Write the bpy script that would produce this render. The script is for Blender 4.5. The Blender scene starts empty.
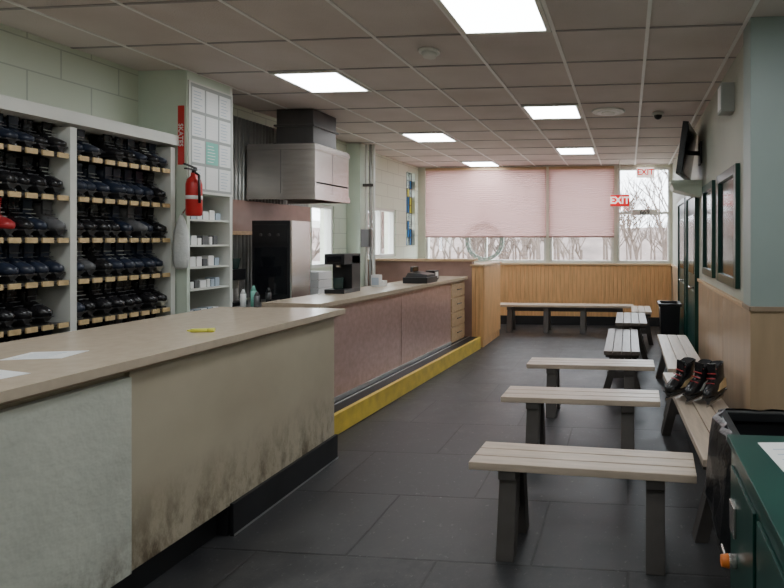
import bpy, bmesh, math, random
from mathutils import Vector, Matrix
random.seed(4)
S=bpy.context.scene
# ---------------- materials ----------------
def nt(name):
    m=bpy.data.materials.new(name); m.use_nodes=True
    n=m.node_tree; return m,n,n.nodes['Principled BSDF']
def mat(name,c,rough=.6,metal=0,var=.12,scale=6,bump=0,bscale=60,stretch=(1,1,1),spec=.5,c2=None,grime=None):
    m,n,p=nt(name); L=n.links
    tc=n.nodes.new('ShaderNodeTexCoord'); mp=n.nodes.new('ShaderNodeMapping'); mp.inputs['Scale'].default_value=stretch
    L.new(tc.outputs['Object'],mp.inputs[0])
    nz=n.nodes.new('ShaderNodeTexNoise'); nz.inputs['Scale'].default_value=scale; nz.inputs['Detail'].default_value=5
    L.new(mp.outputs[0],nz.inputs[0])
    r=n.nodes.new('ShaderNodeValToRGB')
    a=c2 if c2 else tuple(x*(1-var) for x in c); b=c if c2 else tuple(min(1,x*(1+var)) for x in c)
    r.color_ramp.elements[0].position=.3; r.color_ramp.elements[1].position=.7
    r.color_ramp.elements[0].color=(*a,1); r.color_ramp.elements[1].color=(*b,1)
    L.new(nz.outputs['Fac'],r.inputs[0]); col=r.outputs[0]
    if grime:   # dirt kicked up along the bottom edge
        sx=n.nodes.new('ShaderNodeSeparateXYZ'); L.new(tc.outputs['Object'],sx.inputs[0])
        mr=n.nodes.new('ShaderNodeMapRange'); mr.inputs['From Min'].default_value=grime[0]; mr.inputs['From Max'].default_value=grime[1]; mr.inputs['To Min'].default_value=1; mr.inputs['To Max'].default_value=0
        L.new(sx.outputs['Z'],mr.inputs[0])
        mp3=n.nodes.new('ShaderNodeMapping'); mp3.inputs['Scale'].default_value=(1,1,.45); L.new(tc.outputs['Object'],mp3.inputs[0])
        n3=n.nodes.new('ShaderNodeTexNoise'); n3.inputs['Scale'].default_value=9; n3.inputs['Detail'].default_value=10; n3.inputs['Roughness'].default_value=.75; L.new(mp3.outputs[0],n3.inputs[0])
        r3=n.nodes.new('ShaderNodeMapRange'); r3.inputs['From Min'].default_value=.42; r3.inputs['From Max'].default_value=.60; L.new(n3.outputs['Fac'],r3.inputs[0])
        mu=n.nodes.new('ShaderNodeMath'); mu.operation='MULTIPLY'; L.new(mr.outputs[0],mu.inputs[0]); L.new(r3.outputs[0],mu.inputs[1])
        mx=n.nodes.new('ShaderNodeMixRGB'); L.new(mu.outputs[0],mx.inputs[0]); L.new(col,mx.inputs[1]); mx.inputs[2].default_value=(.10,.065,.035,1); col=mx.outputs[0]
    L.new(col,p.inputs['Base Color'])
    p.inputs['Roughness'].default_value=rough; p.inputs['Metallic'].default_value=metal
    p.inputs['Specular IOR Level'].default_value=spec
    if bump:
        n2=n.nodes.new('ShaderNodeTexNoise'); n2.inputs['Scale'].default_value=bscale
        L.new(mp.outputs[0],n2.inputs[0])
        bp=n.nodes.new('ShaderNodeBump'); bp.inputs['Strength'].default_value=bump; bp.inputs['Distance'].default_value=.01
        L.new(n2.outputs['Fac'],bp.inputs['Height']); L.new(bp.outputs[0],p.inputs['Normal'])
    return m
def brickmat(name,axes,c1,c2,cm,bw,bh,mortar,rough,offset=.5,bump=.3,dirt=0,dirtc=(.3,.3,.3)):
    m,n,p=nt(name); L=n.links
    tc=n.nodes.new('ShaderNodeTexCoord'); sx=n.nodes.new('ShaderNodeSeparateXYZ'); cx=n.nodes.new('ShaderNodeCombineXYZ')
    L.new(tc.outputs['Object'],sx.inputs[0])
    L.new(sx.outputs[axes[0]],cx.inputs[0]); L.new(sx.outputs[axes[1]],cx.inputs[1])
    b=n.nodes.new('ShaderNodeTexBrick'); b.offset=offset
    b.inputs['Scale'].default_value=1; b.inputs['Brick Width'].default_value=bw; b.inputs['Row Height'].default_value=bh
    b.inputs['Mortar Size'].default_value=mortar; b.inputs['Mortar Smooth'].default_value=.2
    b.inputs['Color1'].default_value=(*c1,1); b.inputs['Color2'].default_value=(*c2,1); b.inputs['Mortar'].default_value=(*cm,1)
    L.new(cx.outputs[0],b.inputs[0])
    col=b.outputs['Color']
    if dirt:
        nz=n.nodes.new('ShaderNodeTexNoise'); nz.inputs['Scale'].default_value=3.5; nz.inputs['Detail'].default_value=14; nz.inputs['Roughness'].default_value=.85
        L.new(tc.outputs['Object'],nz.inputs[0])
        r=n.nodes.new('ShaderNodeValToRGB'); r.color_ramp.elements[0].position=.44; r.color_ramp.elements[1].position=.60
        r.color_ramp.elements[0].color=(0,0,0,1); r.color_ramp.elements[1].color=(dirt,dirt,dirt,1)
        L.new(nz.outputs['Fac'],r.inputs[0])
        mx=n.nodes.new('ShaderNodeMixRGB'); L.new(r.outputs[0],mx.inputs[0]); L.new(col,mx.inputs[1]); mx.inputs[2].default_value=(*dirtc,1)
        n4=n.nodes.new('ShaderNodeTexNoise'); n4.inputs['Scale'].default_value=30; n4.inputs['Detail'].default_value=6; n4.inputs['Roughness'].default_value=.7; L.new(tc.outputs['Object'],n4.inputs[0])
        r4=n.nodes.new('ShaderNodeMapRange'); r4.inputs['From Min'].default_value=.60; r4.inputs['From Max'].default_value=.72; L.new(n4.outputs['Fac'],r4.inputs[0])
        m4=n.nodes.new('ShaderNodeMath'); m4.operation='MULTIPLY'; m4.inputs[1].default_value=.8; L.new(r4.outputs[0],m4.inputs[0])
        mx2=n.nodes.new('ShaderNodeMixRGB'); L.new(m4.outputs[0],mx2.inputs[0]); L.new(mx.outputs[0],mx2.inputs[1]); mx2.inputs[2].default_value=(.17,.165,.16,1)
        col=mx2.outputs[0]
        r2=n.nodes.new('ShaderNodeMapRange'); r2.inputs['From Min'].default_value=.35; r2.inputs['From Max'].default_value=.65; r2.inputs['To Min'].default_value=rough-.10; r2.inputs['To Max'].default_value=rough+.18
        L.new(nz.outputs['Fac'],r2.inputs[0]); L.new(r2.outputs[0],p.inputs['Roughness'])
    else: p.inputs['Roughness'].default_value=rough
    L.new(col,p.inputs['Base Color'])
    inv=n.nodes.new('ShaderNodeMath'); inv.operation='SUBTRACT'; inv.inputs[0].default_value=1; L.new(b.outputs['Fac'],inv.inputs[1])
    bp=n.nodes.new('ShaderNodeBump'); bp.inputs['Strength'].default_value=bump; bp.inputs['Distance'].default_value=.006
    L.new(inv.outputs[0],bp.inputs['Height']); L.new(bp.outputs[0],p.inputs['Normal'])
    return m
def emis(name,c,s):
    m,n,p=nt(name); p.inputs['Base Color'].default_value=(*c,1); p.inputs['Emission Color'].default_value=(*c,1); p.inputs['Emission Strength'].default_value=s
    return m
def glassm(name,tint=(.95,.98,1),gl=.12):
    m=bpy.data.materials.new(name); m.use_nodes=True; n=m.node_tree; n.nodes.clear(); L=n.links
    o=n.nodes.new('ShaderNodeOutputMaterial'); mx=n.nodes.new('ShaderNodeMixShader'); t=n.nodes.new('ShaderNodeBsdfTransparent'); g=n.nodes.new('ShaderNodeBsdfGlossy')
    t.inputs[0].default_value=(*tint,1); g.inputs['Roughness'].default_value=.02; mx.inputs[0].default_value=gl
    L.new(t.outputs[0],mx.inputs[1]); L.new(g.outputs[0],mx.inputs[2]); L.new(mx.outputs[0],o.inputs[0]); return m
def blindm(name,c):
    m=bpy.data.materials.new(name); m.use_nodes=True; n=m.node_tree; n.nodes.clear(); L=n.links
    o=n.nodes.new('ShaderNodeOutputMaterial'); mx=n.nodes.new('ShaderNodeMixShader'); t=n.nodes.new('ShaderNodeBsdfTranslucent'); g=n.nodes.new('ShaderNodeBsdfDiffuse')
    t.inputs[0].default_value=(*c,1); g.inputs[0].default_value=(*c,1); mx.inputs[0].default_value=.7
    L.new(t.outputs[0],mx.inputs[1]); L.new(g.outputs[0],mx.inputs[2]); L.new(mx.outputs[0],o.inputs[0]); return m

M_floor=brickmat('rubber_floor',('X','Y'),(.022,.022,.025),(.038,.038,.041),(.006,.006,.007),.92,.61,.007,.42,bump=.7,dirt=.75,dirtc=(.075,.073,.074))
M_block=brickmat('painted_block',('Y','Z'),(.68,.73,.60),(.64,.69,.56),(.48,.52,.43),.41,.205,.005,.55,bump=.4)
M_wallR=mat('wall_paint_grey_green',(.43,.44,.37),.55,var=.08,scale=2,bump=.1)
M_pill=mat('column_paint',(.30,.365,.345),.45,var=.06,scale=2)
M_cream=mat('cream_paint',(.66,.66,.55),.6,var=.05,scale=2)
M_green=mat('pale_green_paint',(.66,.74,.63),.45,var=.05,scale=3)
M_ceil=mat('ceiling_tile',(.74,.67,.64),.9,scale=1.6,bump=.5,bscale=120,c2=(.62,.55,.51))
M_grid=mat('ceiling_tbar',(.90,.88,.86),.5,var=.03)
M_gridd=mat('ceiling_crossbar',(.36,.33,.32),.6,var=.03)
M_pine=mat('pine_wainscot',(.76,.44,.20),.4,var=.16,scale=5,stretch=(6,6,.6))
M_tan=mat('tan_panel',(.40,.285,.18),.36,var=.14,scale=3,stretch=(3,3,.5))
M_tan2=mat('tan_counter_laminate',(.58,.51,.38),.42,scale=2.5,c2=(.48,.41,.30),grime=(.12,.52))
M_whitep=mat('painted_white_panel',(.62,.63,.55),.45,var=.06,scale=6,bump=.5,bscale=25,grime=(.1,.36))
M_top=mat('beige_laminate_top',(.60,.495,.38),.24,var=.06,scale=25)
M_edge=mat('laminate_edge',(.30,.22,.15),.45,var=.1)
M_black=mat('black_rubber',(.018,.018,.02),.5,var=.2)
M_bplastic=mat('black_plastic',(.018,.018,.02),.35,var=.1)
M_bag=mat('black_bin_bag',(.016,.016,.018),.28,var=.1,bump=.8,bscale=25)
M_brown=mat('copper_pink_laminate',(.60,.40,.36),.20,.25,var=.12,scale=22)
M_brown2=mat('brown_panel',(.36,.22,.18),.3,var=.12)
M_wood=mat('light_wood_trim',(.60,.41,.24),.45,var=.14,scale=4,stretch=(1,8,8))
M_yel=mat('yellow_paint',(.90,.66,.10),.45,var=.2,scale=9,c2=(.68,.48,.09))
M_steel=mat('stainless',(.62,.57,.54),.24,.85,var=.08,scale=4,stretch=(1,1,8))
M_alu=mat('aluminium_ledge',(.42,.42,.42),.3,.7,var=.1)
M_dsteel=mat('dark_duct',(.10,.092,.09),.4,.5,var=.1)
M_corr=mat('corrugated_metal',(.36,.36,.34),.35,.6,var=.12)
M_white=mat('white_paint',(.76,.76,.71),.45,var=.03)
M_boardg=mat('notice_board_grey',(.40,.42,.40),.6,var=.05)
M_paper=mat('white_paper',(.85,.85,.84),.7,var=.02)
M_bluep=mat('blue_print',(.45,.53,.62),.7,var=.1)
M_teal=mat('teal_paper',(.25,.60,.50),.7,var=.05)
M_decal=mat('pale_green_decal',(.42,.56,.50),.6,var=.05)
M_gold=mat('wood_number_tag',(.66,.48,.25),.5,var=.18,scale=30)
M_navy=mat('navy_boot',(.020,.027,.048),.28,var=.25,scale=30)
M_blk=mat('black_boot',(.016,.015,.017),.24,var=.25,scale=30)
M_grey=mat('grey_boot',(.12,.12,.125),.4,var=.15,scale=30)
M_redb=mat('red_boot',(.42,.03,.035),.3,var=.15)
M_liner=mat('boot_liner',(.008,.008,.01),.9)
M_lace=mat('laces',(.50,.50,.47),.8)
M_blade=mat('skate_blade',(.6,.6,.6),.25,.9)
M_hold=mat('blade_holder',(.045,.045,.047),.4)
M_holdw=mat('blade_holder_light',(.50,.48,.40),.4)
M_red=mat('red_enamel',(.62,.03,.03),.3,var=.05)
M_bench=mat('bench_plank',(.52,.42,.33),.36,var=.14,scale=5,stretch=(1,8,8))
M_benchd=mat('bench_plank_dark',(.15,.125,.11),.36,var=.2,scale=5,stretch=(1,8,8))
M_benchl=mat('bench_leg_paint',(.085,.075,.07),.5,var=.2)
M_dgreen=mat('dark_green_enamel',(.010,.055,.043),.3,var=.15)
M_dgl=mat('dark_window_glass',(.03,.05,.048),.12,var=.1)
M_orange=mat('orange_knob',(.85,.22,.04),.35)
M_lampE=emis('fluorescent_diffuser',(.93,.98,1.0),14)
M_glass=glassm('window_glass')
M_blind=blindm('pink_cellular_blind',(.68,.44,.42))
M_ytape=mat('yellow_plastic',(.80,.78,.10),.4)
M_blueg=mat('blue_stained',(.05,.22,.55),.2)
M_screen=mat('tv_screen',(.01,.011,.014),.1)
M_bark=mat('tree_bark',(.15,.11,.09),.9,var=.2)
M_ground=mat('winter_ground',(.32,.29,.25),.9,var=.2,scale=1)
M_hill=mat('wooded_slope',(.26,.20,.18),.95,scale=.8,c2=(.13,.10,.09),bump=.5,bscale=2)
M_obrick=brickmat('red_brick',('Y','Z'),(.42,.25,.20),(.34,.2,.16),(.5,.48,.45),.22,.075,.008,.8)
M_clear=mat('plastic_bag_white',(.75,.77,.76),.3,var=.06,bump=.6,bscale=30)

# ---------------- mesh builder ----------------
class B:
    def __init__(s,name): s.name=name; s.bm=bmesh.new(); s.mats=[]
    def mi(s,m):
        if m not in s.mats: s.mats.append(m)
        return s.mats.index(m)
    def hexa(s,pts,m,X=None):
        vs=[s.bm.verts.new((X@Vector(p)) if X else p) for p in pts]; k=s.mi(m)
        for f in ((3,2,1,0),(4,5,6,7),(0,1,5,4),(1,2,6,5),(2,3,7,6),(3,0,4,7)):
            fc=s.bm.faces.new([vs[i] for i in f]); fc.material_index=k
        return s
    def box(s,x0,x1,y0,y1,z0,z1,m,X=None):
        if x0>x1:x0,x1=x1,x0
        if y0>y1:y0,y1=y1,y0
        return s.hexa([(x0,y0,z0),(x1,y0,z0),(x1,y1,z0),(x0,y1,z0),(x0,y0,z1),(x1,y0,z1),(x1,y1,z1),(x0,y1,z1)],m,X)
    def loft(s,rings,m,cap=True,X=None,smooth=True,closed=True):
        k=s.mi(m); R=[[s.bm.verts.new((X@Vector(p)) if X else p) for p in r] for r in rings]; n=len(R[0])
        for a,b in zip(R,R[1:]):
            for i in range(n if closed else n-1):
                j=(i+1)%n; f=s.bm.faces.new((a[i],a[j],b[j],b[i])); f.material_index=k; f.smooth=smooth
        if cap:
            f=s.bm.faces.new(list(reversed(R[0]))); f.material_index=k
            f=s.bm.faces.new(R[-1]); f.material_index=k
        return s
    def cyl(s,p0,p1,r0,m,r1=None,n=16,X=None,cap=True):
        r1=r0 if r1 is None else r1
        p0=Vector(p0);p1=Vector(p1); d=(p1-p0).normalized(); u=d.orthogonal().normalized(); v=d.cross(u)
        return s.loft([[p+(u*math.cos(2*math.pi*i/n)+v*math.sin(2*math.pi*i/n))*r for i in range(n)] for p,r in ((p0,r0),(p1,r1))],m,X=X,cap=cap)
    def done(s,bevel=0,seg=2,parent=None,loc=None,rz=0):
        bmesh.ops.recalc_face_normals(s.bm,faces=s.bm.faces)
        me=bpy.data.meshes.new(s.name); s.bm.to_mesh(me); s.bm.free()
        for m in s.mats: me.materials.append(m)
        o=bpy.data.objects.new(s.name,me); S.collection.objects.link(o)
        if bevel:
            b=o.modifiers.new('bevel','BEVEL'); b.width=bevel; b.segments=seg; b.limit_method='ANGLE'; b.angle_limit=math.radians(40)
        if loc: o.location=loc
        o.rotation_euler.z=rz
        if parent: o.parent=parent
        return o
def text(body,size,loc,rot,m,name,parent=None,ext=.002):
    c=bpy.data.curves.new(name,'FONT'); c.body=body; c.size=size; c.extrude=ext; c.align_x='CENTER'; c.align_y='CENTER'
    o=bpy.data.objects.new(name,c); S.collection.objects.link(o); o.location=loc; o.rotation_euler=rot; c.materials.append(m)
    if parent: o.parent=parent
    return o
def wall_holes(name,plane,c0,c1,a0,a1,z0,z1,holes,m):
    b=B(name); A=sorted({a0,a1,*[h[0] for h in holes],*[h[1] for h in holes]}); Z=sorted({z0,z1,*[h[2] for h in holes],*[h[3] for h in holes]})
    for i in range(len(A)-1):
        for j in range(len(Z)-1):
            ca=(A[i]+A[i+1])/2; cz=(Z[j]+Z[j+1])/2
            if any(h[0]<ca<h[1] and h[2]<cz<h[3] for h in holes): continue
            if plane=='X': b.box(c0,c1,A[i],A[i+1],Z[j],Z[j+1],m)
            else: b.box(A[i],A[i+1],c0,c1,Z[j],Z[j+1],m)
    bmesh.ops.remove_doubles(b.bm,verts=b.bm.verts,dist=1e-5)
    return b.done()

CH=2.91; XL=-3.92; XR=.80; YB=9.45; YN=-1.4; XRN=1.75
# ---------------- shell ----------------
B('floor').box(XL-.2,XRN+.2,YN-.2,YB+.2,-.1,0,M_floor).done()
B('ceiling').box(XL-.2,XRN+.2,YN-.2,YB+.2,CH,CH+.1,M_ceil).done()
g=B('ceiling_grid')
xs=[]
for i in range(-7,4):
    x=.125+.605*i
    if XL<x<XRN: xs.append(x)
for x in xs: g.box(x-.012,x+.012,YN,YB if x<XR else 3.25,CH-.008,CH-.0005,M_grid)
n=-2
while .35+.6*n<YB:
    y=.35+.6*n; n+=1
    if y>YN: g.box(XL,XR if y>3.25 else XRN,y-.009,y+.009,CH-.006,CH-.0005,M_gridd)
g.done()
for (cx,y0) in ((-1.088,2.75),(-1.088,5.15),(-1.088,7.55),(-2.903,3.95),(-2.903,6.35),(-2.903,8.75),(-1.088,.35),(-2.903,1.55),(.727,.35),(-2.903,-.85),(.727,1.55)):  # fixtures in view first; the rest are unseen, added to brighten the room
    l=B('ceiling_light'); x0=cx+.012;x1=cx+.593;ya=y0+.012;yb=y0+.585
    l.box(x0+.03,x1-.03,ya+.03,yb-.03,CH-.012,CH-.002,M_lampE)
    for a in ((x0,x0+.03,ya,yb),(x1-.03,x1,ya,yb),(x0+.03,x1-.03,ya,ya+.03),(x0+.03,x1-.03,yb-.03,yb)): l.box(*a,CH-.016,CH-.001,M_white)
    l.done()
winL=[(6.15,6.65,1.2,2.0),(7.56,8.5,1.28,2.06),(8.92,9.3,1.45,2.78)]
wall_holes('wall_left','X',XL-.2,XL,YN,YB+.2,0,CH,winL,M_block)
winB=[(-3.78,-1.50,1.14,2.86),(-1.43,-.26,1.14,2.86),(-.19,.76,1.14,2.86)]
wall_holes('wall_back','Y',YB,YB+.2,XL,XR+.15,0,CH,winB,M_cream)
B('wall_right').box(XR,XR+.15,3.45,YB,0,CH,M_wallR).done()
B('wall_front').box(XL-.2,XRN+.2,YN-.15,YN,0,CH,M_wallR).done()
B('wall_entry').box(XRN,XRN+.15,YN,3.25,0,CH,M_wallR).done()
p=B('wall_return'); p.box(.745,XRN+.15,3.25,3.45,1.13,CH,M_pill); p.box(.745,XRN+.15,3.25,3.45,0,1.13,M_tan); p.box(.735,XRN,3.235,3.25,1.115,1.145,M_edge)
p.box(.735,.745,3.235,3.45,1.115,1.145,M_edge); p.done(.003)
c=B('corrugated_backsplash')
for i in range(34):
    y=4.36+i*.05; c.cyl((XL+.024,y,.96),(XL+.024,y,2.78),.022,M_corr,n=8)
c.done()
w=B('wood_wall_panel'); w.box(XL+.047,XL+.06,4.36,6.03,1.62,1.95,M_brown2); w.box(XL+.06,XL+.07,4.36,6.03,1.60,1.64,M_wood); w.done(.002)
w=B('wainscot_back')
w.box(-3.9,.78,YB-.012,YB-.001,.16,1.10,M_pine)
x=-3.88
while x<.76: w.box(x,min(x+.066,.78),YB-.024,YB-.012,.16,1.09,M_pine); x+=.074
w.box(-3.9,.78,YB-.05,YB-.001,1.09,1.125,M_wood); w.done(.003)
B('baseboard_back').box(-3.9,.78,YB-.03,YB-.001,0,.16,M_black).done()
w=B('wainscot_right')
for (y0,y1) in ((3.46,4.4),(4.41,5.2),(5.21,5.9),(8.1,8.7),(8.71,9.38)): w.box(XR-.015,XR-.001,y0,y1,.13,1.09,M_tan)
for (y0,y1) in ((3.46,5.9),(8.1,9.39)): w.box(XR-.03,XR-.001,y0,y1,1.09,1.12,M_wood)
w.done(.002)
B('baseboard_right').box(XR-.02,XR-.001,3.46,5.9,0,.13,M_black).done()
def winframe(name,plane,c,a0,a1,z0,z1,mull=(),hm=(),m=M_white,gm=M_glass):
    b=B(name)
    def bx(p,q,r,s_,d0,d1,mm):
        if plane=='Y': b.box(p,q,c+d0,c+d1,r,s_,mm)
        else: b.box(c-d1,c-d0,p,q,r,s_,mm)
    t=.04; e=.001
    bx(a0+e,a0+t,z0+e,z1-e,.02,.12,m);bx(a1-t,a1-e,z0+e,z1-e,.02,.12,m);bx(a0+t,a1-t,z0+e,z0+t,.02,.12,m);bx(a0+t,a1-t,z1-t,z1-e,.02,.12,m)
    for q in mull: bx(q-.02,q+.02,z0+t,z1-t,.03,.11,m)
    for q in hm: bx(a0+t,a1-t,q-.02,q+.02,.035,.105,m)
    bx(a0+t,a1-t,z0+t,z1-t,.07,.075,gm)
    return b.done()
winframe('window_1','Y',YB,*winB[0],mull=(-2.64,))
winframe('window_2','Y',YB,*winB[1])
winframe('window_3','Y',YB,*winB[2],mull=(),hm=(2.04,))
winframe('window_4','X',XL,*winL[0])
winframe('window_5','X',XL,*winL[1],mull=(8.03,))
b=B('window_6'); y0,y1,z0,z1=winL[2]
for i in range(4):
    for j in range(9):
        yy=y0+i*(y1-y0)/4; zz=z0+j*(z1-z0)/9
        b.box(XL-.08,XL-.07,yy+.006,yy+(y1-y0)/4-.006,zz+.006,zz+(z1-z0)/9-.006,random.choice([M_blueg,M_blueg,M_glass,M_teal,M_glass,M_ytape]))
for i in range(5): b.box(XL-.09,XL-.06,y0+i*(y1-y0)/4-.006+.0,y0+i*(y1-y0)/4+.006,z0,z1,M_black)
for j in range(10): b.box(XL-.088,XL-.062,y0,y1,z0+j*(z1-z0)/9-.005,z0+j*(z1-z0)/9+.005,M_black)
b.done()
for (x0,x1) in ((-3.76,-1.49),(-1.44,-.25)):
    b=B('cellular_blind'); n=64; z1=2.84; z0=1.62
    pts=[(YB-.035+(.004 if i%2 else -.004), z0+(z1-z0)*i/n) for i in range(n+1)]
    k=b.mi(M_blind); va=[b.bm.verts.new((x0,y,z)) for y,z in pts]; vb=[b.bm.verts.new((x1,y,z)) for y,z in pts]
    for i in range(n):
        f=b.bm.faces.new((va[i],vb[i],vb[i+1],va[i+1])); f.material_index=k
    b.box(x0,x1,YB-.055,YB-.012,2.84,2.885,M_wood); b.box(x0,x1,YB-.05,YB-.018,1.595,1.62,M_brown2)
    b.done()
r=B('window_ring_decal'); N=40; RC=-2.66
def ring(rr,y): return [(RC+rr*math.cos(2*math.pi*i/N),y,1.52+rr*math.sin(2*math.pi*i/N)) for i in range(N)]
r.loft([ring(.295,YB+.012),ring(.36,YB+.012),ring(.36,YB+.016),ring(.295,YB+.016),ring(.295,YB+.012)],M_decal,cap=False,smooth=False)
for i in range(22):
    a=2*math.pi*i/22; r.box(-.012,.012,-.002,.002,-.022,.022,M_paper,X=Matrix.Translation((RC+.328*math.cos(a),YB+.009,1.52+.328*math.sin(a)))@Matrix.Rotation(-a,4,'Y'))
r.done()
def exit_sign(x,z,y,w,h,face,letters,hang=False):
    b=B('exit_sign'); b.box(x-w/2,x+w/2,y-.04,y,z-h/2,z+h/2,face); b.box(x-w/2-.008,x+w/2+.008,y-.034,y-.006,z-h/2-.008,z+h/2+.008,M_white)
    b.cyl((x,y-.02,z+h/2),(x,y-.02,CH-.009 if hang else z+h/2+.05),.008,M_white,n=10)
    o=b.done(.003); t=text('EXIT',h*.85,(x,y-.044,z),(math.pi/2,0,0),letters,'letters',o); t.data.offset=.004
M_exr=emis('exit_red',(.75,.015,.02),.5); M_exw=emis('exit_white',(.9,.8,.75),1.2)
exit_sign(.31,2.76,YB-.05,.30,.17,M_exw,M_exr)
exit_sign(-.14,2.22,8.9,.32,.19,M_exr,M_exw,True)
o=B('window_number_sign').box(.08,.52,YB-.012,YB-.002,2.0,2.1,M_white).done(); text('669',.12,(.30,YB-.016,2.05),(math.pi/2,0,0),M_black,'number',o)
def rwin(nm,y0,y1,z0,z1):
    b=B(nm); t=.07; X1=XR-.001;X0=XR-.035
    b.box(X0,X1,y0,y0+t,z0,z1,M_dgreen);b.box(X0,X1,y1-t,y1,z0,z1,M_dgreen);b.box(X0,X1,y0+t,y1-t,z0,z0+t,M_dgreen);b.box(X0,X1,y0+t,y1-t,z1-t,z1,M_dgreen)
    b.box(XR-.012,X1,y0+t,y1-t,z0+t,z1-t,M_dgl); b.done(.003)
rwin('window_7',3.80,4.6,1.2,2.1); rwin('window_8',4.85,5.5,1.2,2.1)
for i,(y0,y1) in enumerate(((5.95,6.9),(7.05,8.0))):
    b=B('door_%d'%(i+1)); X1=XR-.001
    b.box(XR-.05,X1,y0,y0+.06,0,2.12,M_dgreen);b.box(XR-.05,X1,y1-.06,y1,0,2.12,M_dgreen);b.box(XR-.05,X1,y0+.06,y1-.06,2.06,2.12,M_dgreen)
    b.box(XR-.03,X1,y0+.06,y1-.06,.005,2.06,M_dgreen); b.box(XR-.036,XR-.03,y0+.22,y1-.22,1.15,1.85,M_dgl)
    b.box(XR-.036,XR-.03,y0+.2,y1-.2,.25,.95,M_dgreen); b.cyl((XR-.03,y0+.14,1.0),(XR-.09,y0+.14,1.0),.012,M_steel); b.cyl((XR-.09,y0+.14,1.0),(XR-.09,y0+.25,1.0),.01,M_steel); b.done(.003)
tv=B('wall_television'); X=Matrix.Translation((.64,5.75,2.50))@Matrix.Rotation(math.radians(76),4,'Z')@Matrix.Rotation(math.radians(8),4,'X')
tv.box(-.36,.36,-.03,.03,-.27,.27,M_bplastic,X); tv.box(-.34,.34,-.034,-.03,-.25,.25,M_screen,X); tv.cyl((.65,5.76,2.50),(XR-.001,5.8,2.50),.025,M_bplastic); tv.box(XR-.02,XR-.001,5.7,5.9,2.38,2.62,M_bplastic); tv.done(.004)
sh=B('wall_shelf_box'); sh.box(.46,XR-.001,5.7,6.1,2.16,2.20,M_green); sh.hexa([(.5,5.74,2.10),(XR-.001,5.74,2.02),(XR-.001,6.06,2.02),(.5,6.06,2.10),(.47,5.71,2.16),(XR-.001,5.71,2.16),(XR-.001,6.09,2.16),(.47,6.09,2.16)],M_green); sh.done(.004)
sp=B('wall_speaker'); sp.box(.70,XR-.001,4.0,4.14,2.52,2.74,M_boardg); sp.box(.695,.70,4.015,4.125,2.54,2.72,M_grid); sp.done(.006)
d=B('smoke_detector'); d.cyl((-1.42,3.62,CH-.0005),(-1.42,3.62,CH-.02),.075,M_white); d.cyl((-1.42,3.62,CH-.02),(-1.42,3.62,CH-.05),.055,M_white,.045); d.done()
d=B('ceiling_vent')
for r0 in (.18,.13,.08): d.cyl((-.21,5.5,CH-.0005),(-.21,5.5,CH-.012-(.18-r0)*.15),r0,M_grid if r0==.13 else M_white,r0*.9,n=28)
d.done()
d=B('dome_camera'); d.cyl((.32,5.6,CH-.0005),(.32,5.6,CH-.03),.06,M_white)
d.loft([[(.32+.045*math.cos(t)*math.cos(a),5.6+.045*math.sin(t)*math.cos(a),CH-.03-.045*math.sin(a)) for t in [2*math.pi*i/14 for i in range(14)]] for a in (0,.4,.8,1.2,1.5)],M_bplastic); d.done()

# ---------------- near counter ----------------
c=B('rental_counter')
c.box(-2.9,-2.10,-.6,3.50,.16,1.01,M_tan2)
c.box(-2.10,-2.075,2.0,3.52,.16,1.01,M_tan2); c.box(-2.10,-2.06,-.6,1.995,.16,.98,M_whitep)
c.box(-2.85,-2.09,2.55,3.5,0,.16,M_black); c.box(-2.85,-2.15,-.6,2.55,0,.16,M_black)
c.box(-2.075,-2.055,2.55,3.53,0,.17,M_black); c.box(-2.052,-2.05,2.55,3.53,0.0,.012,M_alu)
c.box(-2.98,-2.03,-.65,3.56,1.012,1.02,M_edge); c.box(-2.98,-2.02,-.65,3.57,1.022,1.06,M_top)
c.box(-2.9,-2.10,3.50,3.52,.0,1.01,M_tan2)
c.done(.004)
def paper(x,y,z,rz,w,h,nm='paper_sheet',lines=5):
    b=B(nm); b.box(-w/2,w/2,-h/2,h/2,0,.0015,M_paper)
    for i in range(lines): b.box(-w*.36,w*.36*random.uniform(.4,1),-h*.36+i*h*.16,-h*.36+i*h*.16+h*.03,.0015,.002,M_bluep)
    b.done(loc=(x,y,z),rz=rz)
paper(-2.46,2.0,1.0605,.25,.22,.15); paper(-2.30,1.62,1.0605,-.2,.19,.25)
b=B('highlighter_pen'); b.cyl((-.05,0,.011),(.03,0,.011),.010,M_ytape,n=12); b.cyl((.03,0,.011),(.06,0,.011),.011,M_ytape,n=12); b.cyl((-.07,0,.011),(-.05,0,.011),.004,M_ytape,.008,n=10); b.done(loc=(-2.25,2.57,1.0605),rz=.25)

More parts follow.
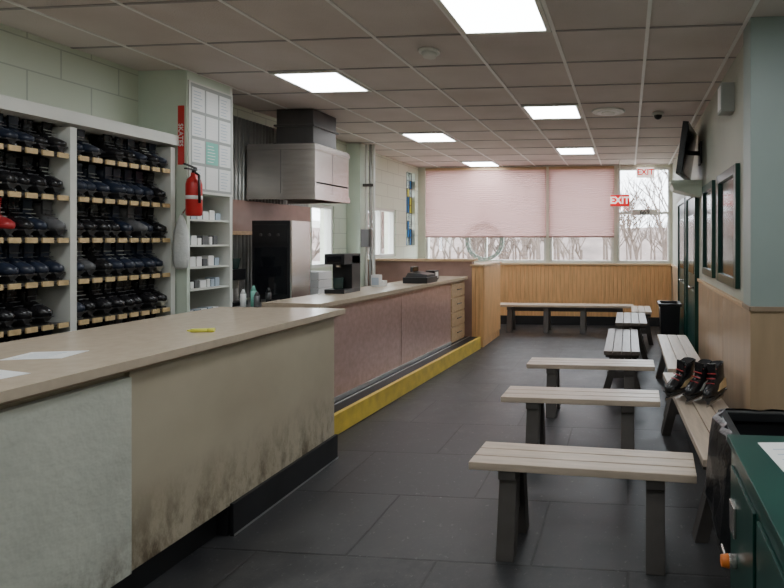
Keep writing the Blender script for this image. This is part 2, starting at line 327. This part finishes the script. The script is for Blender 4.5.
# ---------------- skates ----------------
def skate(b,X,boot,hold=None,lace=M_lace,stripe=None):
    hold=hold or M_hold
    secs=[(.062,.0,.135,.040),(.080,.0,.142,.046),(.105,-.003,.140,.047),(.13,-.022,.118,.043),(.155,-.048,.090,.040),(.185,-.062,.068,.040),(.225,-.064,.064,.042),(.255,-.062,.070,.044)]
    N=14; rings=[]
    for z,cx,a,w in secs:
        rg=[]
        for i in range(N):
            t=2*math.pi*i/N; ct=math.cos(t); st=math.sin(t)
            rg.append((cx+a*math.copysign(abs(ct)**.85,ct), w*math.copysign(abs(st)**.8,st), z+(.012 if (z>.25 and ct<0) else 0)))
        rings.append(rg)
    b.loft(rings,boot,X=X)
    b.loft([[(x*.86-.009,y*.78,z+.001) for x,y,z in rings[-1]],[(x*.84-.01,y*.72,z+.002) for x,y,z in rings[-1]]],M_liner,X=X)
    b.hexa([(-.005,-.026,.17),(.012,-.026,.165),(.012,.026,.165),(-.005,.026,.17),(.005,-.03,.276),(.018,-.03,.276),(.018,.03,.276),(.005,.03,.276)],boot,X)
    b.box(-.125,.125,-.036,.036,.053,.063,hold,X)
    b.hexa([(-.115,-.008,.022),(-.055,-.008,.022),(-.055,.008,.022),(-.115,.008,.022),(-.12,-.028,.053),(-.04,-.028,.053),(-.04,.028,.053),(-.12,.028,.053)],hold,X)
    b.hexa([(.035,-.008,.022),(.11,-.008,.022),(.11,.008,.022),(.035,.008,.022),(.03,-.028,.053),(.12,-.028,.053),(.12,.028,.053),(.03,.028,.053)],hold,X)
    b.box(-.125,.125,-.007,.007,.018,.026,hold,X); b.box(-.135,.14,-.002,.002,.0,.02,M_blade,X)
    for i in range(5):
        t=i/4; b.cyl((.075-.075*t,-.03,.135+.10*t-.02*(1-t)),(.075-.075*t,.03,.135+.10*t-.02*(1-t)),.004,lace,n=5,X=X)
    if stripe:
        for sgn in (-1,1): b.hexa([(-.09,sgn*.040,.09),(.05,sgn*.044,.09),(.05,sgn*.050,.09),(-.09,sgn*.050,.09),(-.10,sgn*.036,.15),(0,sgn*.038,.13),(0,sgn*.046,.13),(-.10,sgn*.046,.15)],stripe,X)
rackZ=[.21,.48,.75,1.02,1.29,1.56,1.83,2.10]; XF=-3.58
bays=[(3.09,3.79),(2.35,3.05),(1.61,2.31),(.87,1.57)]
r=B('skate_rental_rack')
r.box(XL+.001,XL+.015,.83,3.83,0,2.36,M_white)
for y in (.85,1.59,2.33,3.07,3.81): r.box(XL+.015,XF,y-.02,y+.02,0,2.28,M_white)
r.box(XL+.001,XF+.02,.80,3.84,2.30,2.38,M_white)
for z in rackZ:
    for y0,y1 in bays:
        r.box(XL+.015,XF-.005,y0,y1,z-.014,z,M_dsteel); n=8; dy=(y1-y0)/n
        for i in range(n): r.box(XF-.005,XF+.006,y0+i*dy+.014,y0+(i+1)*dy-.014,z-.028,z+.004,M_gold)
r.done()
sk=B('rental_skates')
for ri,z in enumerate(rackZ):
    for bi,(y0,y1) in enumerate(bays[:3]):
        n=8; dy=(y1-y0)/n; base=random.choice([M_blk,M_navy])
        for i in range(n):
            if random.random()<.03: continue
            col=random.choice([base,base,base,M_navy,M_blk,M_grey if z<1.6 else M_blk])
            if z==1.56 and bi==1 and i<5: col=M_redb
            st=None
            if random.random()<.4: st=random.choice([M_grey,M_grey,M_redb,M_lace])
            if bi==1 and z==1.02 and i in (2,3,6,7): st=M_lace
            zs=.88 if z<2.0 else .72
            X=Matrix.Translation((XF-.150+random.uniform(-.01,.03),y0+(i+.5)*dy,z+.0005))@Matrix.Rotation(random.uniform(-.10,.10),4,'Z')@Matrix.Diagonal((.95,.92,zs,1))
            skate(sk,X,col,hold=M_holdw if random.random()<.15 else None,lace=M_lace if random.random()<.3 else M_grey,stripe=st)
sk.done()
# ---------------- notice cabinet column ----------------
q=B('notice_cabinet'); X0=XL+.001; X1=-3.5
q.box(X0,X1,3.85,3.88,0,CH-.002,M_green); q.box(X0,X1,4.30,4.33,0,CH-.002,M_white); q.box(X0,X0+.02,3.88,4.30,0,CH-.002,M_white)
q.box(X0+.02,X1,3.88,4.30,1.93,CH-.002,M_green); q.box(X1,X1+.012,3.86,4.32,1.93,2.83,M_white); q.box(X1+.012,X1+.013,3.875,4.305,1.95,2.815,M_boardg)
for z in (.3,.6,.9,1.15,1.33,1.51,1.72): q.box(X0+.02,X1-.01,3.88,4.30,z-.015,z,M_white)
q.done(.0)
q=B('posted_notices')
for i in range(3):
    for j in range(4):
        y=3.885+i*.14; z=1.97+j*.21; m=M_teal if (i,j)==(1,1) else M_paper
        q.box(X1+.0135,X1+.015,y,y+.125,z,z+.185,m)
        for l in range(6): q.box(X1+.015,X1+.0155,y+.015,y+.10-random.random()*.03,z+.02+l*.026,z+.025+l*.026,M_bluep if i!=1 else M_grid)
q.done()
q=B('small_supply_boxes')
for z in (.9,1.15,1.33,1.51,1.72):
    y=3.90
    while y<4.24:
        w=random.uniform(.03,.06); h=random.uniform(.05,.09); q.box(-3.66,-3.56,y,y+w,z+.0005,z+h,random.choice([M_paper,M_paper,M_grey,M_bluep,M_grid])); y+=w+.012
q.done(.002)
o=B('red_notice_strip').box(-3.57,-3.52,3.843,3.849,2.15,2.62,M_red).done()
text('SKATES',.055,(-3.545,3.842,2.385),(math.pi/2,math.radians(90),0),M_paper,'letters',o)
e=B('fire_extinguisher'); cx,cy=-3.42,3.83
prof=[(1.74,.045),(1.75,.055),(1.99,.055),(2.03,.045),(2.055,.022),(2.08,.02)]
e.loft([[(cx+rr*math.cos(2*math.pi*i/20),cy+rr*math.sin(2*math.pi*i/20),z) for i in range(20)] for z,rr in prof],M_red)
e.cyl((cx,cy,2.08),(cx,cy,2.115),.014,M_bplastic); e.box(cx-.012,cx+.012,cy-.08,cy+.02,2.10,2.112,M_bplastic); e.hexa([(cx-.01,cy-.09,2.135),(cx+.01,cy-.09,2.135),(cx+.01,cy+.02,2.115),(cx-.01,cy+.02,2.115),(cx-.01,cy-.09,2.145),(cx+.01,cy-.09,2.145),(cx+.01,cy+.02,2.125),(cx-.01,cy+.02,2.125)],M_bplastic)
e.cyl((cx,cy,2.09),(cx+.06,cy-.02,2.06),.008,M_bplastic,n=8); e.cyl((cx+.06,cy-.02,2.06),(cx+.066,cy-.02,1.84),.009,M_bplastic,n=8)
e.cyl((cx,cy,1.87),(cx,cy,1.90),.0562,M_paper,n=20); e.box(cx-.064,cx-.05,cy+.03,cy+.06,1.85,2.0,M_dsteel)
e.done()
h=B('hanging_plastic_bag'); rings=[]
for z,w,t in ((1.75,.008,.006),(1.70,.03,.02),(1.62,.05,.03),(1.5,.062,.035),(1.40,.06,.035),(1.34,.05,.03),(1.32,.03,.015)):
    rings.append([(-3.50+w*math.cos(2*math.pi*i/16)*(1+.12*math.sin(i*3)),3.80+t*math.sin(2*math.pi*i/16)*(1+.1*math.cos(i*5)),z) for i in range(16)])
h.loft(rings,M_clear); h.cyl((-3.505,3.80,1.74),(-3.505,3.848,1.80),.005,M_steel,n=8); h.done()

# ---------------- concession: back counter, hood ----------------
c=B('back_counter'); c.box(XL+.05,-3.28,4.36,6.1,0,.90,M_brown2); c.box(XL+.05,-3.22,4.34,6.12,.90,.94,M_alu)
for i in range(3): c.box(-3.28,-3.265,4.42+i*.56,4.92+i*.56,.12,.85,M_dsteel); c.cyl((-3.255,4.5+i*.56,.75),(-3.255,4.84+i*.56,.75),.008,M_steel,n=8)
c.done(.004)
h=B('range_hood'); x0,x1,y0,y1=XL+.075,-3.12,4.95,5.58
h.box(x0,x1,y0,y0+.015,2.0,2.50,M_steel);h.box(x0,x1,y1-.015,y1,2.0,2.50,M_steel);h.box(x1-.015,x1,y0+.015,y1-.015,2.0,2.50,M_steel);h.box(x0,x0+.015,y0+.015,y1-.015,2.0,2.50,M_steel)
h.box(x0,x1,y0,y1,2.50,2.52,M_steel)
for a in ((x0-.0,x1+.01,y0-.01,y0),(x0,x1+.01,y1,y1+.01),(x1,x1+.01,y0,y1)):
    h.box(*a,1.96,2.02,M_steel); h.box(*a,2.46,2.50,M_steel)
h.box(x0,x1,y0+.02,y1-.02,2.12,2.14,M_dsteel)
h.box(x0+.36,x0+.364,y0-.002,y0,2.02,2.46,M_dsteel)
h.box(x1,x1+.002,y0+.31,y0+.314,2.02,2.46,M_dsteel)
h.done(.003)
d=B('exhaust_duct'); d.box(-3.62,-3.22,5.08,5.5,2.521,CH-.009,M_dsteel); d.box(-3.64,-3.20,5.06,5.52,2.521,2.55,M_dsteel); d.box(-3.64,-3.20,5.06,5.52,2.72,2.74,M_dsteel); d.done(.004)
o=B('countertop_oven'); o.box(-3.66,-3.27,4.78,5.08,.97,1.74,M_bplastic); o.box(-3.27,-3.25,4.78,5.08,.97,1.74,M_steel)
o.box(-3.63,-3.30,4.772,4.78,1.02,1.48,M_screen); o.box(-3.64,-3.29,4.774,4.78,1.52,1.70,M_bplastic)
for i in range(3): o.cyl((-3.56+i*.09,4.774,1.6),(-3.56+i*.09,4.758,1.6),.013,M_dsteel)
for a in (-3.62,-3.30):
    for b_ in (4.82,5.04): o.cyl((a,b_,.9405),(a,b_,.97),.02,M_black,n=10)
o.done(.006)
o=B('coffee_grinder'); o.box(-3.74,-3.58,4.44,4.62,.9405,.98,M_bplastic); o.box(-3.72,-3.60,4.53,4.61,.98,1.26,M_steel); o.box(-3.73,-3.59,4.44,4.61,1.18,1.28,M_bplastic); o.cyl((-3.66,4.53,1.28),(-3.66,4.53,1.38),.045,M_dgl,.065); o.cyl((-3.66,4.48,.98),(-3.66,4.48,1.10),.035,M_paper); o.done(.004)
o=B('soap_dispenser'); o.cyl((-3.82,4.45,.9405),(-3.82,4.45,1.1),.035,M_teal); o.cyl((-3.82,4.45,1.1),(-3.82,4.45,1.16),.01,M_white); o.box(-3.83,-3.78,4.44,4.46,1.15,1.165,M_white); o.done()
o=B('condiment_bottles')
for i,(xx,yy,hh,mm) in enumerate(((-3.50,4.46,.16,M_paper),(-3.43,4.50,.19,M_teal),(-3.36,4.45,.14,M_grey),(-3.30,4.52,.17,M_bplastic))):
    o.cyl((xx,yy,.9405),(xx,yy,.94+hh*.75),.024,mm); o.cyl((xx,yy,.94+hh*.75),(xx,yy,.94+hh),.022,mm,.008)
o.done()
o=B('takeout_box_stack')
for i in range(3): o.box(-3.55+.01*(i%2),-3.30,5.3,5.55,.9405+i*.09,1.025+i*.09,M_paper)
o.done(.004)
A=math.radians(-3.6)
CX=Matrix.Translation((-2.50,4.05,0))@Matrix.Rotation(A,4,'Z')
c=B('concession_counter'); L=2.65
c.box(-.50,0,.0,L,.17,.985,M_brown,CX)
c.box(0,.003,L/2-.003,L/2+.003,.2,.97,M_brown2,CX)
c.box(0,.008,.0,L,.17,.21,M_alu,CX)
c.box(-.50,.03,-.05,L+.54,1.0,1.035,M_top,CX); c.box(-.50,.035,-.055,L+.54,.985,1.0,M_edge,CX)
c.box(-.50,-.02,L,L+.52,.17,.985,M_wood,CX)
for k in range(4): c.box(-.02,0.0,L+.03,L+.49,.2+k*.195,.375+k*.195,M_wood,CX); c.cyl((.012,L+.2,.29+k*.195),(.012,L+.35,.29+k*.195),.007,M_dsteel,n=8,X=CX)
c.done(.003)
s=B('step_platform'); s.box(-.52,.205,-.20,L+.58,0,.15,M_yel,CX); s.box(-.52,.17,-.16,L+.58,.15,.168,M_black,CX); s.box(.17,.21,-.205,L+.58,.15,.169,M_yel,CX); s.box(.03,.045,-.17,L+.58,.165,.172,M_alu,CX)
s.box(-.52,.17,-.205,-.16,.15,.169,M_yel,CX); s.done(.006,3)
hw=B('half_wall'); hw.box(-3.85,-2.25,7.35,7.47,0,1.24,M_brown2); hw.box(-3.87,-2.20,7.31,7.51,1.24,1.275,M_wood)
hw.box(-2.25,-2.08,7.35,8.3,0,1.17,M_pine)
y=7.36
while y<8.25: hw.box(-2.08,-2.068,y,y+.066,.1,1.15,M_pine); y+=.074
x=-2.245
while x<-2.1: hw.box(x,x+.05,7.338,7.35,.1,1.15,M_pine); x+=.056
hw.box(-2.27,-2.05,7.32,8.32,1.17,1.2,M_wood)
hw.done(.003)
z=1.0355
o=B('coffee_machine'); x0,y0=-2.90,4.75
o.box(x0,x0+.20,y0,y0+.30,z,z+.04,M_bplastic); o.box(x0,x0+.20,y0+.14,y0+.30,z+.04,z+.36,M_bplastic); o.box(x0,x0+.20,y0,y0+.30,z+.28,z+.38,M_bplastic); o.box(x0+.03,x0+.17,y0-.004,y0,z+.30,z+.36,M_screen); o.cyl((x0+.1,y0+.07,z+.04),(x0+.1,y0+.07,z+.15),.045,M_dgl,.05); o.cyl((x0+.1,y0+.07,z+.28),(x0+.1,y0+.07,z+.25),.025,M_steel); o.done(.006)
o=B('cash_register'); x0,y0=-2.66,5.95; o.box(x0,x0+.3,y0,y0+.34,z,z+.07,M_bplastic); o.hexa([(x0+.02,y0+.02,z+.07),(x0+.28,y0+.02,z+.07),(x0+.28,y0+.32,z+.07),(x0+.02,y0+.32,z+.07),(x0+.02,y0+.1,z+.12),(x0+.28,y0+.06,z+.10),(x0+.28,y0+.32,z+.10),(x0+.02,y0+.32,z+.14)],M_bplastic); o.box(x0+.05,x0+.08,y0+.1,y0+.28,z+.13,z+.19,M_screen); o.done(.004)
o=B('folded_leaflet_box'); o.box(-2.82,-2.72,5.5,5.56,z,z+.13,M_paper); o.box(-2.81,-2.73,5.496,5.5,z+.02,z+.10,M_bluep); o.box(-2.83,-2.71,5.56,5.66,z,z+.06,M_paper); o.done(.003)
o=B('napkin_dispenser'); o.box(-2.6,-2.48,6.5,6.65,z,z+.12,M_bplastic); o.box(-2.48,-2.476,6.53,6.62,z+.02,z+.10,M_paper); o.done(.008)
pc=B('pipe_column'); pc.box(XL+.001,-3.72,6.95,7.15,0,CH-.009,M_green)
for i,xx in enumerate((-3.68,-3.62,-3.57)): pc.cyl((xx,7.05,0),(xx,7.05,CH-.009),.02,[M_white,M_corr,M_white][i],n=12)
pc.box(-3.71,-3.56,7.0,7.02,2.3,2.34,M_dsteel); pc.box(-3.72,-3.6,6.96,7.02,1.45,1.7,M_dsteel); pc.done(.003)

# ---------------- benches ----------------
def bench(cx,cy,L,W,rz,nl=2,h=.46,np_=3,off=.22,top=None):
    top=top or M_bench
    b=B('wooden_bench'); w=W/np_
    for i in range(np_): b.box(-L/2,L/2,-W/2+i*w+.003,-W/2+(i+1)*w-.003,h-.038,h,top)
    xs=[-L/2+off+(L-2*off)*i/(nl-1) for i in range(nl)]
    for x in xs:
        b.box(x-.045,x+.045,-W/2+.015,W/2-.015,h-.085,h-.038,M_benchl)
        for s_ in (-1,1):
            t=.07
            b.hexa([(x-.045,s_*(W/2-.01)-t/2,0),(x+.045,s_*(W/2-.01)-t/2,0),(x+.045,s_*(W/2-.01)+t/2,0),(x-.045,s_*(W/2-.01)+t/2,0),
                    (x-.045,s_*.06-t/2,h-.085),(x+.045,s_*.06-t/2,h-.085),(x+.045,s_*.06+t/2,h-.085),(x-.045,s_*.06+t/2,h-.085)],M_benchl)
        b.box(x-.02,x+.02,-W/2+.03,W/2-.03,.16,.23,M_benchl)
    if L>1.2: b.box(xs[0],xs[-1],-.02,.02,h-.12,h-.05,M_benchl)
    return b.done(.004,loc=(cx,cy,0.0005),rz=rz)
bench(-.225,2.60,1.10,.27,math.radians(-3),off=.19)
bench(-.33,3.68,1.10,.28,math.radians(-1))
bench(-.33,4.64,1.12,.27,0)
bench(.49,3.48,1.70,.33,math.pi/2+.05,off=.12)
bench(.50,5.25,1.60,.33,math.pi/2,off=.15)
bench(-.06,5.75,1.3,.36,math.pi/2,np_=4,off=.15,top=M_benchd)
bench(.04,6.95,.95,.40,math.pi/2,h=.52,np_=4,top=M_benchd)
bench(.20,8.0,.7,.30,math.pi/2,h=.5,off=.12)
bench(-1.06,8.75,2.3,.30,0,nl=4)
for (x,y,a,rl,st) in ((.345,3.66,232,-8,M_gold),(.465,3.60,236,-6,M_lace),(.585,3.55,240,6,M_gold)):
    b=B('hockey_skate'); X=Matrix.Translation((x,y,.467))@Matrix.Rotation(math.radians(a),4,'Z')@Matrix.Rotation(math.radians(rl),4,'X')@Matrix.Diagonal((1.12,1.0,.92,1)); skate(b,X,M_blk,hold=M_hold,lace=M_redb,stripe=st); b.done()
def bin_(nm,x0,x1,y0,y1,h,bag=False):
    b=B(nm); i=.03
    b.hexa([(x0+i,y0+i,0.0005),(x1-i,y0+i,0.0005),(x1-i,y1-i,0.0005),(x0+i,y1-i,0.0005),(x0,y0,h),(x1,y0,h),(x1,y1,h),(x0,y1,h)],M_bplastic)
    b.bm.faces.ensure_lookup_table(); b.bm.faces.remove(b.bm.faces[1])
    t=.018
    for a in ((x0-t,x0+t,y0-t,y1+t),(x1-t,x1+t,y0-t,y1+t),(x0+t,x1-t,y0-t,y0+t),(x0+t,x1-t,y1-t,y1+t)): b.box(*a,h-.03,h+.01,M_bplastic)
    b.box(x0+.03,x1-.03,y0+.03,y1-.03,h*.35,h*.37,M_bag)
    if bag:
        N=28; rings=[]
        for z,o_ in ((h+.014,.02),(h+.0,.045),(h-.1,.06),(h-.25,.055),(h-.36,.07),(h-.44,.045)):
            rg=[]
            cx=(x0+x1)/2; cy=(y0+y1)/2
            for k in range(N):
                t_=2*math.pi*k/N; ct,st=math.cos(t_),math.sin(t_); s_=1/max(abs(ct),abs(st)); ww=.014*math.sin(k*2.3+z*14)
                rg.append((cx+ct*s_*((x1-x0)/2)+math.copysign(o_+ww,ct)*min(1,abs(ct)*1.4),cy+st*s_*((y1-y0)/2)+math.copysign(o_+ww,st)*min(1,abs(st)*1.4),z+.02*math.sin(k*1.7)*(z<h-.3)))
            rings.append(rg)
        b.loft(rings,M_bag,cap=False)
    return b.done(.004)
bin_('trash_bin',.44,.72,7.25,7.6,.66)
bin_('trash_bin',.42,.86,2.02,2.36,.78,bag=True)
g=B('skate_sharpening_machine'); x0,x1,y0,y1=.36,1.0,.9,1.86
g.box(x0,x1,y0,y1,.06,.84,M_dgreen); g.box(x0+.03,x1-.03,y0+.03,y1-.03,.0005,.06,M_black); g.box(x0-.012,x1+.01,y0-.01,y1+.012,.84,.865,M_dgreen)
g.box(x0-.01,x0,y0+.05,y1-.40,.12,.78,M_dgreen); g.box(x0-.01,x0,y1-.36,y1-.04,.12,.78,M_dgreen)
g.box(x0-.02,x0-.01,y1-.14,y1-.07,.58,.68,M_steel); g.cyl((x0-.01,y1-.14,.51),(x0-.035,y1-.14,.51),.022,M_steel); g.cyl((x0-.035,y1-.14,.51),(x0-.06,y1-.14,.51),.022,M_orange,.018); g.cyl((x0-.04,y1-.14,.51),(x0-.04,y1-.05,.51),.006,M_steel,n=8)
g.cyl((x0-.01,y1-.2,.40),(x0-.02,y1-.2,.40),.012,M_steel); g.box(x0+.1,x1-.1,y1,y1+.012,.2,.7,M_dgreen)
g.done(.006,3)
b=B('instruction_sheet'); b.box(-.11,.11,-.15,.15,0,.0015,M_paper)
for i in range(6): b.box(-.08,.07,-.11+i*.04,-.105+i*.04,.0015,.002,M_bluep)
b.done(loc=(.56,1.66,.8655),rz=.1)

# ---------------- outside ----------------
B('ground_outside').box(-60,60,YB+.3,90,-.3,-.15,M_ground).done()
B('ground_side').box(-60,XL-.25,-10,YB+.3,-.3,-.15,M_ground).done()
nb=B('neighbour_building'); nb.box(-12,-9,4,14,-.2,1.9,M_obrick); nb.box(-12.2,-8.8,3.8,14.2,1.9,2.1,M_white); nb.done()
hb=B('wooded_hillside'); N=60
ra=[];rb=[];rc=[]
for i in range(N):
    x=-50+i*90/(N-1); hh=3.0+.5*math.sin(i*.7)+random.uniform(-.25,.25)
    ra.append((x,40,-.2)); rb.append((x,44,hh*.7)); rc.append((x,48,hh))
hb.loft([ra,rb,rc],M_hill,cap=False,closed=False); hb.done()
t=B('bare_trees')
def branch(p,d,l,r,dep):
    e=p+d*l; t.cyl(p,e,r,M_bark,r*.65,n=4,cap=False)
    if dep==0: return
    for k in range(random.choice([2,3,3])):
        nd=(d+Vector((random.uniform(-.8,.8),random.uniform(-.8,.8),random.uniform(-.15,.6)))).normalized()
        branch(p+d*l*random.uniform(.5,1),nd,l*random.uniform(.6,.85),r*.6,dep-1)
for i in range(120):
    x=random.uniform(-17,9); y=random.uniform(17,38)
    branch(Vector((x,y,-.2)),Vector((random.uniform(-.05,.05),0,1)).normalized(),random.uniform(.8,2.2),random.uniform(.05,.14),4)
t.done()
# ---------------- world / camera ----------------
w=bpy.data.worlds.new('World'); S.world=w; w.use_nodes=True; n=w.node_tree
bg=n.nodes['Background']; bg.inputs[0].default_value=(.95,.97,1,1); bg.inputs[1].default_value=9.5
S.view_settings.view_transform='AgX'
S.view_settings.exposure=.25
cam=bpy.data.cameras.new('camera'); co=bpy.data.objects.new('camera',cam); S.collection.objects.link(co)
cam.sensor_width=36; cam.lens=520/784*36; cam.shift_x=-(582.5-392)/784; cam.shift_y=-54/784; cam.clip_start=.05
co.location=(0,0,1.55); co.rotation_euler=(math.pi/2,0,math.radians(5)); S.camera=co
